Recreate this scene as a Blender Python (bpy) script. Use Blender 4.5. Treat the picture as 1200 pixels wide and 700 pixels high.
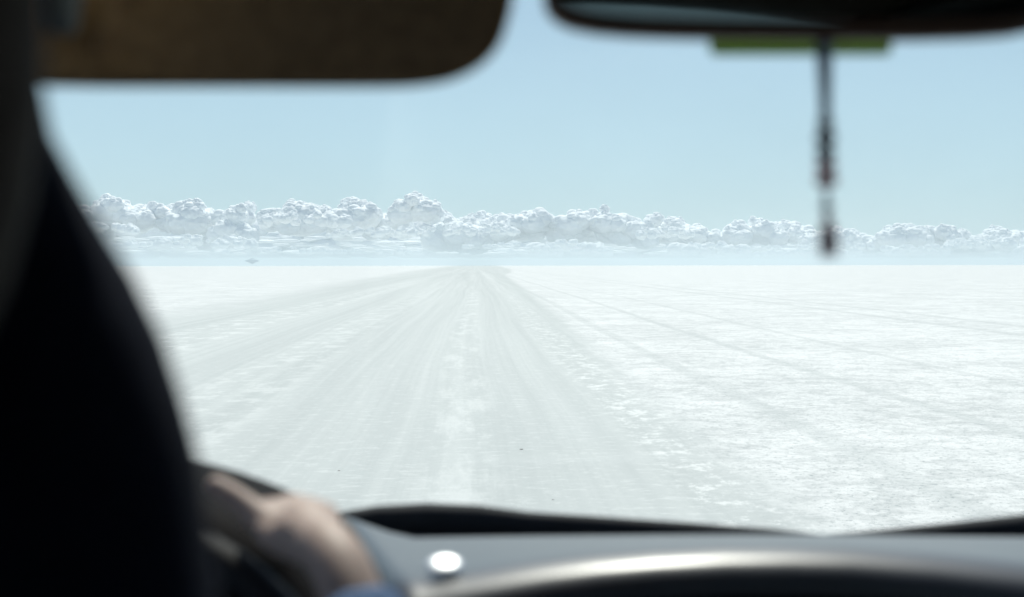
import bpy, bmesh, math, random
import numpy as np
from mathutils import Vector, Matrix, noise, Euler

for o in list(bpy.data.objects): bpy.data.objects.remove(o, do_unlink=True)
scene = bpy.context.scene
COL = scene.collection
R_ = math.radians

# ---------------------------------------------------------------- camera, sky, sun, exposure
CAMZ = 1.6
F_PX = 1667.0
YAW, PITCH = R_(-1.5), R_(-1.34)
cam_d = bpy.data.cameras.new('camera')
cam = bpy.data.objects.new('camera', cam_d); COL.objects.link(cam)
cam.location = (0, 0, CAMZ)
cam.rotation_euler = (R_(90) + PITCH, R_(0.07), YAW)
cam_d.lens = 50; cam_d.sensor_width = 36
cam_d.clip_start = 0.02; cam_d.clip_end = 200000
cam_d.dof.use_dof = True
cam_d.dof.focus_distance = 40
cam_d.dof.aperture_fstop = 5.0
scene.camera = cam

SUN_EL, SUN_AZ = R_(59), R_(4)        # azimuth clockwise from +Y (straight ahead)
world = bpy.data.worlds.new('World'); scene.world = world
world.use_nodes = True
wn = world.node_tree; wn.nodes.clear()
sky = wn.nodes.new('ShaderNodeTexSky'); sky.sky_type = 'NISHITA'; sky.sun_disc = False
sky.sun_elevation = SUN_EL; sky.sun_rotation = SUN_AZ
sky.altitude = 300; sky.air_density = 0.8; sky.dust_density = 1.0; sky.ozone_density = 4.0
bg = wn.nodes.new('ShaderNodeBackground'); bg.inputs[1].default_value = 0.09
wo = wn.nodes.new('ShaderNodeOutputWorld')
pale = wn.nodes.new('ShaderNodeMix'); pale.data_type = 'RGBA'; pale.inputs[0].default_value = 0.6
pale.inputs[7].default_value = (5.0, 7.0, 8.35, 1)          # thin even veil of high haze over the whole sky
wg = wn.nodes.new('ShaderNodeTexCoord'); wsx = wn.nodes.new('ShaderNodeSeparateXYZ'); wmr = wn.nodes.new('ShaderNodeMapRange')
wmr.inputs['From Min'].default_value = 0.10; wmr.inputs['From Max'].default_value = 0.45; wmr.inputs['To Min'].default_value = 0.65; wmr.inputs['To Max'].default_value = 0.0
wn.links.new(wg.outputs['Generated'], wsx.inputs[0]); wn.links.new(wsx.outputs[2], wmr.inputs['Value']); wn.links.new(wmr.outputs[0], pale.inputs[0])
wn.links.new(sky.outputs[0], pale.inputs[6]); wn.links.new(pale.outputs[2], bg.inputs[0]); wn.links.new(bg.outputs[0], wo.inputs[0])

sun_d = bpy.data.lights.new('sun', 'SUN'); sun_d.energy = 4.5; sun_d.angle = R_(0.5)
sun_d.color = (1.0, 0.965, 0.92)
sun = bpy.data.objects.new('sun', sun_d); COL.objects.link(sun)
sd = Vector((math.sin(SUN_AZ)*math.cos(SUN_EL), math.cos(SUN_AZ)*math.cos(SUN_EL), math.sin(SUN_EL)))
sun.rotation_euler = sd.to_track_quat('Z', 'Y').to_euler()
sun.location = (0, 0, 60)

scene.view_settings.view_transform = 'Standard'
scene.view_settings.look = 'None'
scene.view_settings.gamma = 1.0
scene.view_settings.use_curve_mapping = False
scene.view_settings.exposure = 0.3
scene.render.engine = 'CYCLES'
scene.cycles.max_bounces = 12
scene.cycles.diffuse_bounces = 8
scene.cycles.transmission_bounces = 10
scene.cycles.transparent_max_bounces = 12
scene.cycles.volume_bounces = 1
scene.cycles.caustics_reflective = False
scene.cycles.caustics_refractive = False

# ---------------------------------------------------------------- helpers
rot = Euler(cam.rotation_euler).to_matrix()
FW = rot @ Vector((0, 0, -1)); RT = rot @ Vector((1, 0, 0)); UP = rot @ Vector((0, 1, 0))
def P(px, py, d):
    """world point seen at pixel (1200x700) at depth d metres: a drafting aid for real positions"""
    return Vector((0, 0, CAMZ)) + FW*d + RT*((px-600)/F_PX*d) + UP*((350-py)/F_PX*d)
def G(px, py):
    """point on the ground seen at that pixel"""
    v = FW + RT*((px-600)/F_PX) + UP*((350-py)/F_PX)
    return Vector((0, 0, CAMZ)) + v*(-CAMZ/v.z)

def mat(name, color=(0.5, 0.5, 0.5), rough=0.6, metal=0.0, spec=0.5, nscale=0, namt=0.15, bump=0.0, bscale=None, coat=0.0, sheen=0.0, trans_sss=0.0):
    m = bpy.data.materials.new(name); m.use_nodes = True
    nt = m.node_tree; b = nt.nodes['Principled BSDF']
    b.inputs['Base Color'].default_value = (*color, 1)
    b.inputs['Roughness'].default_value = rough
    b.inputs['Metallic'].default_value = metal
    b.inputs['Specular IOR Level'].default_value = spec
    b.inputs['Coat Weight'].default_value = coat
    b.inputs['Coat Roughness'].default_value = 0.3
    b.inputs['Sheen Weight'].default_value = sheen
    if trans_sss:
        b.inputs['Subsurface Weight'].default_value = trans_sss
        b.inputs['Subsurface Radius'].default_value = (0.012, 0.005, 0.003)
        b.inputs['Subsurface Scale'].default_value = 1.0
    tc = nt.nodes.new('ShaderNodeTexCoord')
    if nscale:
        n = nt.nodes.new('ShaderNodeTexNoise'); n.inputs['Scale'].default_value = nscale; n.inputs['Detail'].default_value = 4
        r = nt.nodes.new('ShaderNodeValToRGB')
        r.color_ramp.elements[0].position = 0.3; r.color_ramp.elements[1].position = 0.7
        r.color_ramp.elements[0].color = (*[c*(1-namt) for c in color], 1)
        r.color_ramp.elements[1].color = (*[min(1, c*(1+namt)) for c in color], 1)
        nt.links.new(tc.outputs['Object'], n.inputs['Vector'])
        nt.links.new(n.outputs['Fac'], r.inputs['Fac']); nt.links.new(r.outputs['Color'], b.inputs['Base Color'])
    if bump:
        n2 = nt.nodes.new('ShaderNodeTexNoise'); n2.inputs['Scale'].default_value = bscale or 200; n2.inputs['Detail'].default_value = 3
        bp = nt.nodes.new('ShaderNodeBump'); bp.inputs['Strength'].default_value = bump; bp.inputs['Distance'].default_value = 0.002
        nt.links.new(tc.outputs['Object'], n2.inputs['Vector'])
        nt.links.new(n2.outputs['Fac'], bp.inputs['Height']); nt.links.new(bp.outputs['Normal'], b.inputs['Normal'])
    return m

def link(name, me, m, parent=None, smooth=True):
    o = bpy.data.objects.new(name, me); COL.objects.link(o)
    if m: me.materials.append(m)
    if smooth:
        for p in me.polygons: p.use_smooth = True
    if parent: o.parent = parent
    return o
def from_bm(name, bm, m, parent=None, smooth=True):
    me = bpy.data.meshes.new(name)
    bmesh.ops.recalc_face_normals(bm, faces=bm.faces)
    bm.to_mesh(me); bm.free()
    return link(name, me, m, parent, smooth)
def tag(o, label=None, cat=None, group=None, kind=None):
    if label: o['label'] = label
    if cat: o['category'] = cat
    if group: o['group'] = group
    if kind: o['kind'] = kind
    return o
def empty(name, loc=(0, 0, 0)):
    o = bpy.data.objects.new(name, None); COL.objects.link(o); o.location = loc; o.empty_display_size = 0.1
    return o
def localise(o, parent):
    """parts are modelled in world coordinates: keep them there under a moved parent"""
    o.parent = parent; o.matrix_parent_inverse = Matrix.Translation(-Vector(parent.location))
    return o

def loft(bm, rings, cap=True, closed=True):
    """rings: lists of equal length of points"""
    vr = [[bm.verts.new(p) for p in r] for r in rings]
    n = len(vr[0])
    for a, b in zip(vr[:-1], vr[1:]):
        for i in range(n if closed else n-1):
            j = (i+1) % n
            bm.faces.new((a[i], a[j], b[j], b[i]))
    if cap and closed:
        bm.faces.new(vr[0][::-1]); bm.faces.new(vr[-1])
    return vr
def tube(bm, pts, radii, seg=12, squash=1.0, cap=True):
    pts = [Vector(p) for p in pts]
    if not hasattr(radii, '__len__'): radii = [radii]*len(pts)
    rings = []; up = None
    for i, p in enumerate(pts):
        t = (pts[min(i+1, len(pts)-1)] - pts[max(i-1, 0)]).normalized()
        if up is None: up = Vector((0, 0, 1)) if abs(t.z) < 0.9 else Vector((1, 0, 0))
        s = t.cross(up).normalized(); u = s.cross(t).normalized(); up = u
        rings.append([p + s*math.cos(a)*radii[i] + u*math.sin(a)*radii[i]*squash for a in [k*2*math.pi/seg for k in range(seg)]])
    loft(bm, rings, cap)
def superell(cx, cy, hx, hy, z, n=28, e=3.0):
    out = []
    for k in range(n):
        a = 2*math.pi*k/n; c, s = math.cos(a), math.sin(a)
        out.append(Vector((cx + hx*math.copysign(abs(c)**(2/e), c), cy + hy*math.copysign(abs(s)**(2/e), s), z)))
    return out
def box(bm, lo, hi, bev=0.0):
    r = bmesh.ops.create_cube(bm, size=1.0)
    vs = r['verts']; lo = Vector(lo); hi = Vector(hi)
    for v in vs: v.co = Vector([(lo[i]+hi[i])/2 + v.co[i]*(hi[i]-lo[i]) for i in range(3)])
    if bev:
        es = list({e for v in vs for e in v.link_edges})
        bmesh.ops.bevel(bm, geom=es, offset=bev, segments=3, profile=0.5, affect='EDGES')
def slab(outline, origin, ax, ay, thick, bev=0.0, bseg=3):
    """outline (2D points) in plane spanned by ax, ay at origin, real thickness, rounded rim; returns bmesh"""
    bm = bmesh.new(); nrm = ax.cross(ay).normalized()
    vs = [bm.verts.new(origin + ax*p[0] + ay*p[1]) for p in outline]
    f = bm.faces.new(vs)
    ex = bmesh.ops.extrude_face_region(bm, geom=[f])
    nv = [e for e in ex['geom'] if isinstance(e, bmesh.types.BMVert)]
    for v in nv: v.co += nrm*thick
    if bev:
        bm.normal_update()
        es = [e for e in bm.edges if len(e.link_faces) == 2 and e.calc_face_angle(0) > 0.9 and abs((e.verts[0].co-e.verts[1].co).normalized().dot(nrm)) < 0.5]
        bmesh.ops.bevel(bm, geom=es, offset=bev, segments=bseg, profile=0.5, affect='EDGES')
    return bm
def round_rect(w, h, r, seg=8):
    pts = []
    for cx, cy, a0 in ((w/2-r, h/2-r, 0), (-w/2+r, h/2-r, 90), (-w/2+r, -h/2+r, 180), (w/2-r, -h/2+r, 270)):
        for k in range(seg+1):
            a = R_(a0 + 90*k/seg); pts.append((cx+r*math.cos(a), cy+r*math.sin(a)))
    return pts

# ---------------------------------------------------------------- ground: salt flat and vehicle track, one continuous sheet in two pieces
def lerp(x, xs, ys): return float(np.interp(x, xs, ys))
LY = [math.log(v) for v in (1, 20, 60, 110, 240, 1000, 3000, 60000)]
def edgeL(y): return lerp(math.log(max(y, 1)), LY, [-9.5, -10, -11, -12.5, -15, -26, -50, -300])
def edgeR(y): return lerp(math.log(max(y, 1)), LY, [2.05, 2.05, 2.9, 3.5, 5.0, 20, 45, 260])

def ground_mat():
    m = bpy.data.materials.new('salt_crust'); m.use_nodes = True
    nt = m.node_tree; L = nt.links; N = nt.nodes; b = N['Principled BSDF']
    def math_(op, a, b_=None, c=None, clamp=False):
        n = N.new('ShaderNodeMath'); n.operation = op; n.use_clamp = clamp
        for i, v in enumerate((a, b_, c)):
            if v is None: continue
            if isinstance(v, (int, float)): n.inputs[i].default_value = v
            else: L.new(v, n.inputs[i])
        return n.outputs[0]
    def smooth(v, lo, hi, a=0.0, b_=1.0):
        n = N.new('ShaderNodeMapRange'); n.interpolation_type = 'SMOOTHSTEP'
        L.new(v, n.inputs['Value'])
        n.inputs['From Min'].default_value = lo; n.inputs['From Max'].default_value = hi
        n.inputs['To Min'].default_value = a; n.inputs['To Max'].default_value = b_
        return n.outputs[0]
    geo = N.new('ShaderNodeNewGeometry')
    sep = N.new('ShaderNodeSeparateXYZ'); L.new(geo.outputs['Position'], sep.inputs[0])
    X, Y = sep.outputs[0], sep.outputs[1]
    def nz(sx, sy, scale=1.0, detail=3, off=0.0, rough=0.5, xin=None):
        cmb = N.new('ShaderNodeCombineXYZ')
        L.new(math_('MULTIPLY', xin if xin else X, sx), cmb.inputs[0]); L.new(math_('MULTIPLY', Y, sy), cmb.inputs[1])
        cmb.inputs[2].default_value = off
        n = N.new('ShaderNodeTexNoise'); n.inputs['Scale'].default_value = scale
        n.inputs['Detail'].default_value = detail; n.inputs['Roughness'].default_value = rough
        L.new(cmb.outputs[0], n.inputs['Vector']); return n.outputs['Fac']
    at = N.new('ShaderNodeAttribute'); at.attribute_name = 'side'      # 0 left edge .. 1 right edge of the track, beyond outside
    u = at.outputs['Fac']
    # wobble
    wob = math_('MULTIPLY', math_('SUBTRACT', nz(0.12, 0.03, 1, 3, 3.0), 0.5), 1.6)
    Xw = math_('ADD', X, math_('MULTIPLY', math_('SUBTRACT', nz(0.0, 0.02, 1, 2, 9.0), 0.5), 1.0))
    # road mask
    rw = math_('MULTIPLY', math_('SUBTRACT', nz(1.6, 0.5, 1, 4, 1.0, 0.7), 0.5), 0.07)
    uu = math_('ADD', u, rw)
    right_in = smooth(uu, 0.97, 1.03, 1, 0)
    left_in = smooth(math_('ADD', uu, math_('MULTIPLY', wob, 0.1)), -0.10, 0.22)
    road = math_('MULTIPLY', right_in, left_in)
    # long wheel streaks
    st1 = nz(4.2, 0.02, 1, 5, 5.0, 0.7, Xw)
    st2 = nz(0.7, 0.006, 1, 3, 7.0, 0.5, Xw)
    streak = math_('ADD', math_('MULTIPLY', st1, 0.55), math_('MULTIPLY', st2, 0.45))
    # salt patches left standing between wheel lines
    def band(c, w):   # 1 inside lateral band
        d = math_('ABSOLUTE', math_('SUBTRACT', Xw, c))
        return smooth(d, w*0.35, w, 1, 0)
    patch = nz(1.5, 0.9, 1, 5, 2.0, 0.75)
    patchm = smooth(patch, 0.50, 0.58)
    patchs = smooth(nz(3.0, 1.8, 1.4, 6, 12.0, 0.85), 0.50, 0.60)
    centre = math_('MULTIPLY', band(-0.15, 0.45), smooth(nz(2.5, 0.35, 1, 5, 8.0, 0.7), 0.46, 0.62))
    mid_l = math_('MULTIPLY', math_('MULTIPLY', band(-3.0, 0.9), patchm), 0.32)
    mid_l2 = math_('MULTIPLY', math_('MULTIPLY', band(-6.2, 1.3), patchm), 0.45)
    rim = math_('MULTIPLY', math_('MULTIPLY', band(1.75, 0.50), patchs), 0.75)
    wht = math_('MAXIMUM', math_('MAXIMUM', math_('MULTIPLY', centre, 0.32), mid_l), math_('MAXIMUM', mid_l2, rim))
    # outside wheel tracks
    def track(c, w):
        xx = math_('ADD', Xw, math_('MULTIPLY', wob, 0.12)); d = math_('ABSOLUTE', math_('SUBTRACT', xx, c))
        return smooth(d, w*0.4, w, 1, 0)
    tr = math_('MAXIMUM', math_('MULTIPLY', track(5.1, 0.16), 0.42), math_('MULTIPLY', track(7.3, 0.14), 0.34))
    tr = math_('MAXIMUM', tr, math_('MULTIPLY', track(3.2, 0.2), 0.35))
    tr = math_('MAXIMUM', tr, math_('MULTIPLY', track(12.5, 0.3), 0.4))
    tr = math_('MAXIMUM', tr, math_('MULTIPLY', track(14.3, 0.3), 0.4))
    # crust: pale with broken grey between plates
    big = smooth(nz(0.35, 0.3, 1, 5, 4.0, 0.65), 0.42, 0.60)
    med = nz(1.2, 1.2, 2.2, 6, 6.0, 0.75)
    crust = smooth(med, 0.43, 0.53)
    fine = smooth(nz(1.0, 1.0, 9.0, 6, 26.0, 0.85), 0.44, 0.52)
    salt_v = math_('ADD', math_('MULTIPLY', crust, 0.40), math_('ADD', math_('MULTIPLY', big, 0.28), math_('MULTIPLY', fine, 0.38)), clamp=True)
    # dark speckle: shade of the backlit crust bumps, painted into the colour
    pit = nz(1.0, 1.0, 19.0, 3, 20.0, 0.75)
    pit_shade = smooth(pit, 0.585, 0.625)
    shade_fleck = smooth(nz(1.0, 1.0, 6.0, 6, 31.0, 0.85), 0.60, 0.64)
    # colours
    def mix(f, a, c):
        n = N.new('ShaderNodeMix'); n.data_type = 'RGBA'
        if isinstance(f, (int, float)): n.inputs[0].default_value = f
        else: L.new(f, n.inputs[0])
        for i, v in ((6, a), (7, c)):
            if isinstance(v, tuple): n.inputs[i].default_value = (*v, 1)
            else: L.new(v, n.inputs[i])
        return n.outputs[2]
    salt = mix(salt_v, (0.42, 0.443, 0.45), (0.67, 0.685, 0.69))
    roadc = mix(smooth(streak, 0.36, 0.64), (0.415, 0.443, 0.446), (0.485, 0.512, 0.513))
    roadc = mix(math_('MULTIPLY', smooth(nz(1.6, 2.4, 3.5, 6, 44.0, 0.8), 0.50, 0.62), 0.30), roadc, (0.42, 0.45, 0.45))
    roadc = mix(math_('MULTIPLY', smooth(nz(1.2, 2.0, 4.0, 6, 47.0, 0.8), 0.52, 0.62), 0.35), roadc, (0.66, 0.68, 0.68))
    roadc = mix(wht, roadc, (0.68, 0.70, 0.70))
    salt = mix(tr, salt, (0.41, 0.44, 0.445))
    col = mix(road, salt, roadc)
    dk = math_('MULTIPLY', math_('MAXIMUM', pit_shade, shade_fleck), math_('SUBTRACT', 0.8, math_('MULTIPLY', road, 0.66)))
    col = mix(dk, col, (0.22, 0.26, 0.27))
    L.new(col, b.inputs['Base Color'])
    b.inputs['Roughness'].default_value = 0.85; b.inputs['Specular IOR Level'].default_value = 0.2
    h = math_('ADD', math_('MULTIPLY', med, 0.6), math_('MULTIPLY', pit, -0.5))
    h = math_('MULTIPLY', h, math_('SUBTRACT', 1.0, math_('MULTIPLY', road, 0.75)))
    h = math_('ADD', h, math_('MULTIPLY', nz(0.8, 3.2, 2.0, 4, 40.0, 0.6), 0.12))
    bp = N.new('ShaderNodeBump'); bp.inputs['Strength'].default_value = 0.5; bp.inputs['Distance'].default_value = 0.05
    L.new(h, bp.inputs['Height']); L.new(bp.outputs[0], b.inputs['Normal'])
    return m
GM = ground_mat()
ys = [-60000, -3000, -300, -40, 0] + list(np.exp(np.linspace(math.log(4), math.log(60000), 70)))
def strip_mesh(name, cols):
    """cols: functions y -> (x, side value)"""
    verts = []; vals = []
    for y in ys:
        for f in cols:
            x, s = f(y); verts.append((x, y, 0)); vals.append(s)
    n = len(cols); faces = []
    for i in range(len(ys)-1):
        for j in range(n-1):
            a = i*n+j; faces.append((a, a+1, a+n+1, a+n))
    me = bpy.data.meshes.new(name); me.from_pydata(verts, [], faces)
    at = me.attributes.new('side', 'FLOAT', 'POINT'); at.data.foreach_set('value', vals)
    return link(name, me, GM, smooth=False)
def EL(y): return edgeL(y)
def ER(y): return edgeR(y)
def W(y): return ER(y)-EL(y)
def c_at(s): return lambda y: (EL(y)+s*W(y), s)
tag(strip_mesh('road', [c_at(0), c_at(0.25), c_at(0.5), c_at(0.75), c_at(0.9), c_at(1.0)]), 'pale grey wheel-worn driving track running ahead across the salt flat', kind='structure')
def build_salt():
    bm_v = []; vals = []; faces = []
    def add(cols):
        base = len(bm_v); n = len(cols)
        for y in ys:
            for f in cols:
                x, s = f(y); bm_v.append((x, y, 0)); vals.append(s)
        for i in range(len(ys)-1):
            for j in range(n-1):
                a = base+i*n+j; faces.append((a, a+1, a+n+1, a+n))
    add([lambda y: (-60000, -50.0), lambda y: (EL(y)-3*W(y), -3.0), c_at(-0.5), c_at(0)])
    add([c_at(1.0), c_at(1.15), c_at(2.0), lambda y: (EL(y)+5*W(y), 5.0), lambda y: (60000, 50.0)])
    me = bpy.data.meshes.new('ground'); me.from_pydata(bm_v, [], faces)
    at = me.attributes.new('side', 'FLOAT', 'POINT'); at.data.foreach_set('value', vals)
    return link('ground', me, GM, smooth=False)
tag(build_salt(), 'flat white salt crust stretching to the horizon on both sides of the track', kind='structure')

# dirt clods lying on the track
M_clod = mat('dark_dirt', (0.24, 0.23, 0.22), 0.9, nscale=60, bump=0.6, bscale=80)
clods = [(611, 527, 0.009, 'small dark clod of dirt alone on the middle of the track'),
         (397, 552, 0.006, 'flat dark sliver of dirt on the left side of the track'),
         (648, 586, 0.005, 'small dark clod on the track nearest to the wipers')]
rnd = random.Random(5)
for px, py, r, lb in clods:
    g = G(px, py); bm = bmesh.new(); bmesh.ops.create_icosphere(bm, subdivisions=3, radius=r)
    k = rnd.random()*50
    for v in bm.verts:
        f = 1 + 0.5*noise.noise(v.co/r*1.4 + Vector((k, 0, 0)))
        v.co = Vector((v.co.x*f*1.7, v.co.y*f, max(v.co.z*f*0.5, -r*0.2)))
    o = from_bm('dirt_clod', bm, M_clod); o.location = (g.x, g.y, r*0.18)
    tag(o, lb, 'clod', 'dark clods lying on the salt track')

# ---------------------------------------------------------------- far hill standing off the horizon in a mirage, with its mirrored half
bm = bmesh.new(); hx, hy = 0, 0
hd = 13000.0
hc = P(295.5, 306, hd)
hz = {'w': 8.5/F_PX*hd, 'h': 3.6/F_PX*hd}
rings = []
for t, w in ((-1, 0.03), (-0.72, 0.22), (-0.4, 0.55), (-0.12, 0.92), (0.1, 0.95), (0.4, 0.6), (0.62, 0.36), (0.85, 0.2), (1.0, 0.05)):
    rings.append([Vector((hz['w']*w*math.cos(a)*(1+0.12*noise.noise(Vector((math.cos(a)*2, math.sin(a)*2, t*3)))), hz['w']*0.8*w*math.sin(a), t*hz['h'])) for a in [k*2*math.pi/32 for k in range(32)]])
loft(bm, rings)
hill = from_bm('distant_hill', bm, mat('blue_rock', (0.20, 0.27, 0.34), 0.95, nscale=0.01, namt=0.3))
hill.location = hc
tag(hill, 'tiny blue hill floating in a mirage just above the left horizon', kind='structure')

# ---------------------------------------------------------------- cloud bank beyond the haze
def ico(sub):
    bm = bmesh.new(); bmesh.ops.create_icosphere(bm, subdivisions=sub, radius=1)
    v = np.array([list(x.co) for x in bm.verts]); f = np.array([[y.index for y in x.verts] for x in bm.faces]); bm.free()
    return v, f
def variants(sub, k, amp, fr):
    v, f = ico(sub); out = []
    for i in range(k):
        d = []
        for p in v:
            q = Vector(p)*fr + Vector((i*17.3, 0, 0))
            b1 = 1-abs(noise.noise(q))*2; b2 = 1-abs(noise.noise(q*2.3))*2; b3 = 1 - abs(noise.noise(q*5))*2
            d.append(1 - amp*(0.55*b1 + 0.3*b2 + 0.15*b3) )
        out.append(v*np.array(d)[:, None])
    return out, f
VB, FB = variants(4, 5, 0.20, 2.4)
VM, FM = variants(3, 6, 0.15, 1.6)
VS, FS = variants(2, 6, 0.30, 1.1)
rs = np.random.RandomState(11)
TOPX = [-600, -300, 0, 80, 130, 165, 205, 240, 262, 300, 345, 372, 405, 440, 462, 483, 512, 535, 570, 610, 645, 680, 720, 760, 792, 815, 850, 890, 930, 985, 1020, 1065, 1110, 1150, 1200, 1500, 1900]
TOPY = [238, 230, 240, 236, 234, 236, 229, 237, 243, 236, 229, 233, 226, 238, 230, 226, 240, 246, 237, 240, 249, 241, 246, 242, 247, 258, 261, 255, 261, 256, 262, 253, 257, 262, 258, 256, 262]
puffs = []   # (x,y,z,r,class)
def dirpt(px, py, d):
    v = (FW + RT*((px-600)/F_PX) + UP*((350-py)/F_PX)); v = v*(d/math.hypot(v.x, v.y)); return np.array([v.x, v.y, v.z+CAMZ])
def cluster(px, top, wpx, hpx, d, dens=1.0, small=4):
    """a cumulus tower: dome of puffs wpx wide, hpx tall, its top at pixel row top, on a flat base"""
    n1 = int(20*dens) + 5
    k = d/F_PX
    for q in range(n1):
        a = rs.uniform(-1, 1); h = (1-a*a*0.85)*rs.uniform(0.0, 1.0)**0.7
        r = hpx*rs.uniform(0.20, 0.42)*(1.1-0.4*h)
        cx = px + a*wpx*0.5; cy = top + hpx - r*0.6 - h*(hpx - r*1.6)
        dd = d + rs.uniform(-0.5, 0.5)*wpx*k
        c = dirpt(cx, cy, dd); puffs.append((*c, r*k, 0))
        for _ in range(int(8*dens)):
            th = rs.uniform(0, 2*math.pi); z = rs.uniform(0.1, 1); s = math.sqrt(1-z*z)
            n_ = np.array([math.cos(th)*s, math.sin(th)*s*0.8 + 0.15, z]); n_ /= np.linalg.norm(n_)
            r2 = r*rs.uniform(0.22, 0.5)
            c2 = c + n_*r*k*0.76; puffs.append((*c2, r2*k, 1))
            for _ in range(small if rs.rand() < 0.4 else 0):
                th = rs.uniform(0, 2*math.pi); z = rs.uniform(-0.1, 1); s = math.sqrt(1-z*z)
                n2 = np.array([math.cos(th)*s, math.sin(th)*s, z])
                puffs.append((*(c2 + n2*r2*k*0.80), r2*k*rs.uniform(0.3, 0.5), 2))
x = -400.0
while x < 1620:
    w = rs.uniform(26, 82)
    top = float(np.interp(x, TOPX, TOPY)) + rs.uniform(-5, 11) - (w-50)*0.08
    h = rs.uniform(34, 46) if x < 810 else rs.uniform(24, 34)
    cluster(x, top, w, h, rs.uniform(35000, 39000))
    x += w*rs.uniform(0.5, 0.8)
x = -400.0
while x < 1620:           # lower, nearer, ragged rows
    w = rs.uniform(50, 130)
    base = float(np.interp(x, TOPX, TOPY))
    cluster(x, base + rs.uniform(14, 36), w, rs.uniform(10, 26), rs.uniform(31000, 33500), 1.0, 3)
    if rs.rand() < 0.7: cluster(x + rs.uniform(-30, 30), rs.uniform(276, 290), w*1.2, rs.uniform(8, 13), rs.uniform(30000, 31000), 0.7, 2)
    x += w*rs.uniform(0.6, 1.3)
x = -450.0
while x < 1680:           # the wall of older cloud behind, down to the horizon
    base = float(np.interp(x, TOPX, TOPY)); k = 47000/F_PX
    for row in range(4):
        cy = base + 27 + (301-base-27)*(row+0.4)/4 + rs.uniform(-4, 4); r = rs.uniform(9, 15)
        puffs.append((*dirpt(x + rs.uniform(-8, 8), min(cy, 300-r*0.5), 47000 + rs.uniform(-1500, 1500)), r*k, 3))
    x += 9
x = -400.0
while x < 1620:           # long flat streaks low over the horizon
    w = rs.uniform(60, 180)
    for _ in range(int(w/5)):
        puffs.append((*dirpt(x + rs.uniform(0, w), rs.uniform(278, 298), rs.uniform(41000, 45000)), rs.uniform(1.5, 4)*43000/F_PX, 4))
    x += w*0.6
def rotm(rs):
    a = rs.uniform(0, 2*math.pi, 3); return np.array(Euler(a).to_matrix())
VV = []; FF = []; off = 0
for (cx, cy, cz, r, cl) in puffs:
    vs_, f_ = ((VB, FB), (VM, FM), (VS, FS), (VM, FM), (VM, FM))[cl]
    v = vs_[rs.randint(len(vs_))] @ rotm(rs).T
    sc = {3: (1.6, 1.0, 0.8), 4: (4.5, 2.0, 0.6)}.get(cl, (1.15, 1.15, 0.85))
    v = v*r*np.array(sc) + np.array([cx, cy, max(cz, 168 + r*sc[2]*1.1)])
    VV.append(v); FF.append(f_+off); off += len(v)
VV = np.concatenate(VV); FF = np.concatenate(FF)
me = bpy.data.meshes.new('cloud_bank')
me.vertices.add(len(VV)); me.vertices.foreach_set('co', VV.astype(np.float32).ravel())
me.loops.add(FF.size); me.loops.foreach_set('vertex_index', FF.astype(np.int32).ravel())
me.polygons.add(len(FF)); me.polygons.foreach_set('loop_start', np.arange(0, FF.size, 3, dtype=np.int32))
me.polygons.foreach_set('loop_total', np.full(len(FF), 3, dtype=np.int32))
me.polygons.foreach_set('use_smooth', np.ones(len(FF), dtype=bool))
me.update(calc_edges=True)
print('cloud verts', len(VV), 'puffs', len(puffs))
mc = bpy.data.materials.new('cloud_vapour'); mc.use_nodes = True
nt = mc.node_tree; nt.nodes.clear()
d1 = nt.nodes.new('ShaderNodeBsdfDiffuse'); d1.inputs[0].default_value = (0.96, 0.985, 1.0, 1)
d2 = nt.nodes.new('ShaderNodeBsdfTranslucent'); d2.inputs[0].default_value = (0.97, 0.98, 0.99, 1)
tcn = nt.nodes.new('ShaderNodeTexCoord'); nn = nt.nodes.new('ShaderNodeTexNoise'); nn.inputs['Scale'].default_value = 0.006; nn.inputs['Detail'].default_value = 5
mrn = nt.nodes.new('ShaderNodeMapRange'); mrn.inputs['To Min'].default_value = 0.0; mrn.inputs['To Max'].default_value = 0.1
mx = nt.nodes.new('ShaderNodeMixShader'); om = nt.nodes.new('ShaderNodeOutputMaterial')
nt.links.new(tcn.outputs['Object'], nn.inputs['Vector']); nt.links.new(nn.outputs['Fac'], mrn.inputs['Value']); nt.links.new(mrn.outputs[0], mx.inputs[0])
nt.links.new(d1.outputs[0], mx.inputs[1]); nt.links.new(d2.outputs[0], mx.inputs[2]); nt.links.new(mx.outputs[0], om.inputs[0])
cb = link('cloud_bank', me, mc, smooth=False)
tag(cb, 'long low bank of white cumulus clouds lying along the horizon', kind='stuff')

# ---------------------------------------------------------------- haze
bm = bmesh.new(); box(bm, (-61000, -61000, -1.0), (61000, 61000, 160.0))
mh = bpy.data.materials.new('pale_air'); mh.use_nodes = True
nt = mh.node_tree; nt.nodes.clear()
pv = nt.nodes.new('ShaderNodeVolumePrincipled')
pv.inputs['Color'].default_value = (0.68, 0.775, 0.82, 1); pv.inputs['Density'].default_value = 9e-5
pv.inputs['Anisotropy'].default_value = 0.3
om = nt.nodes.new('ShaderNodeOutputMaterial'); nt.links.new(pv.outputs[0], om.inputs['Volume'])
hz_o = from_bm('haze', bm, mh, smooth=False); tag(hz_o, 'pale blue dusty air in front of the far clouds', kind='stuff')

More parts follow.
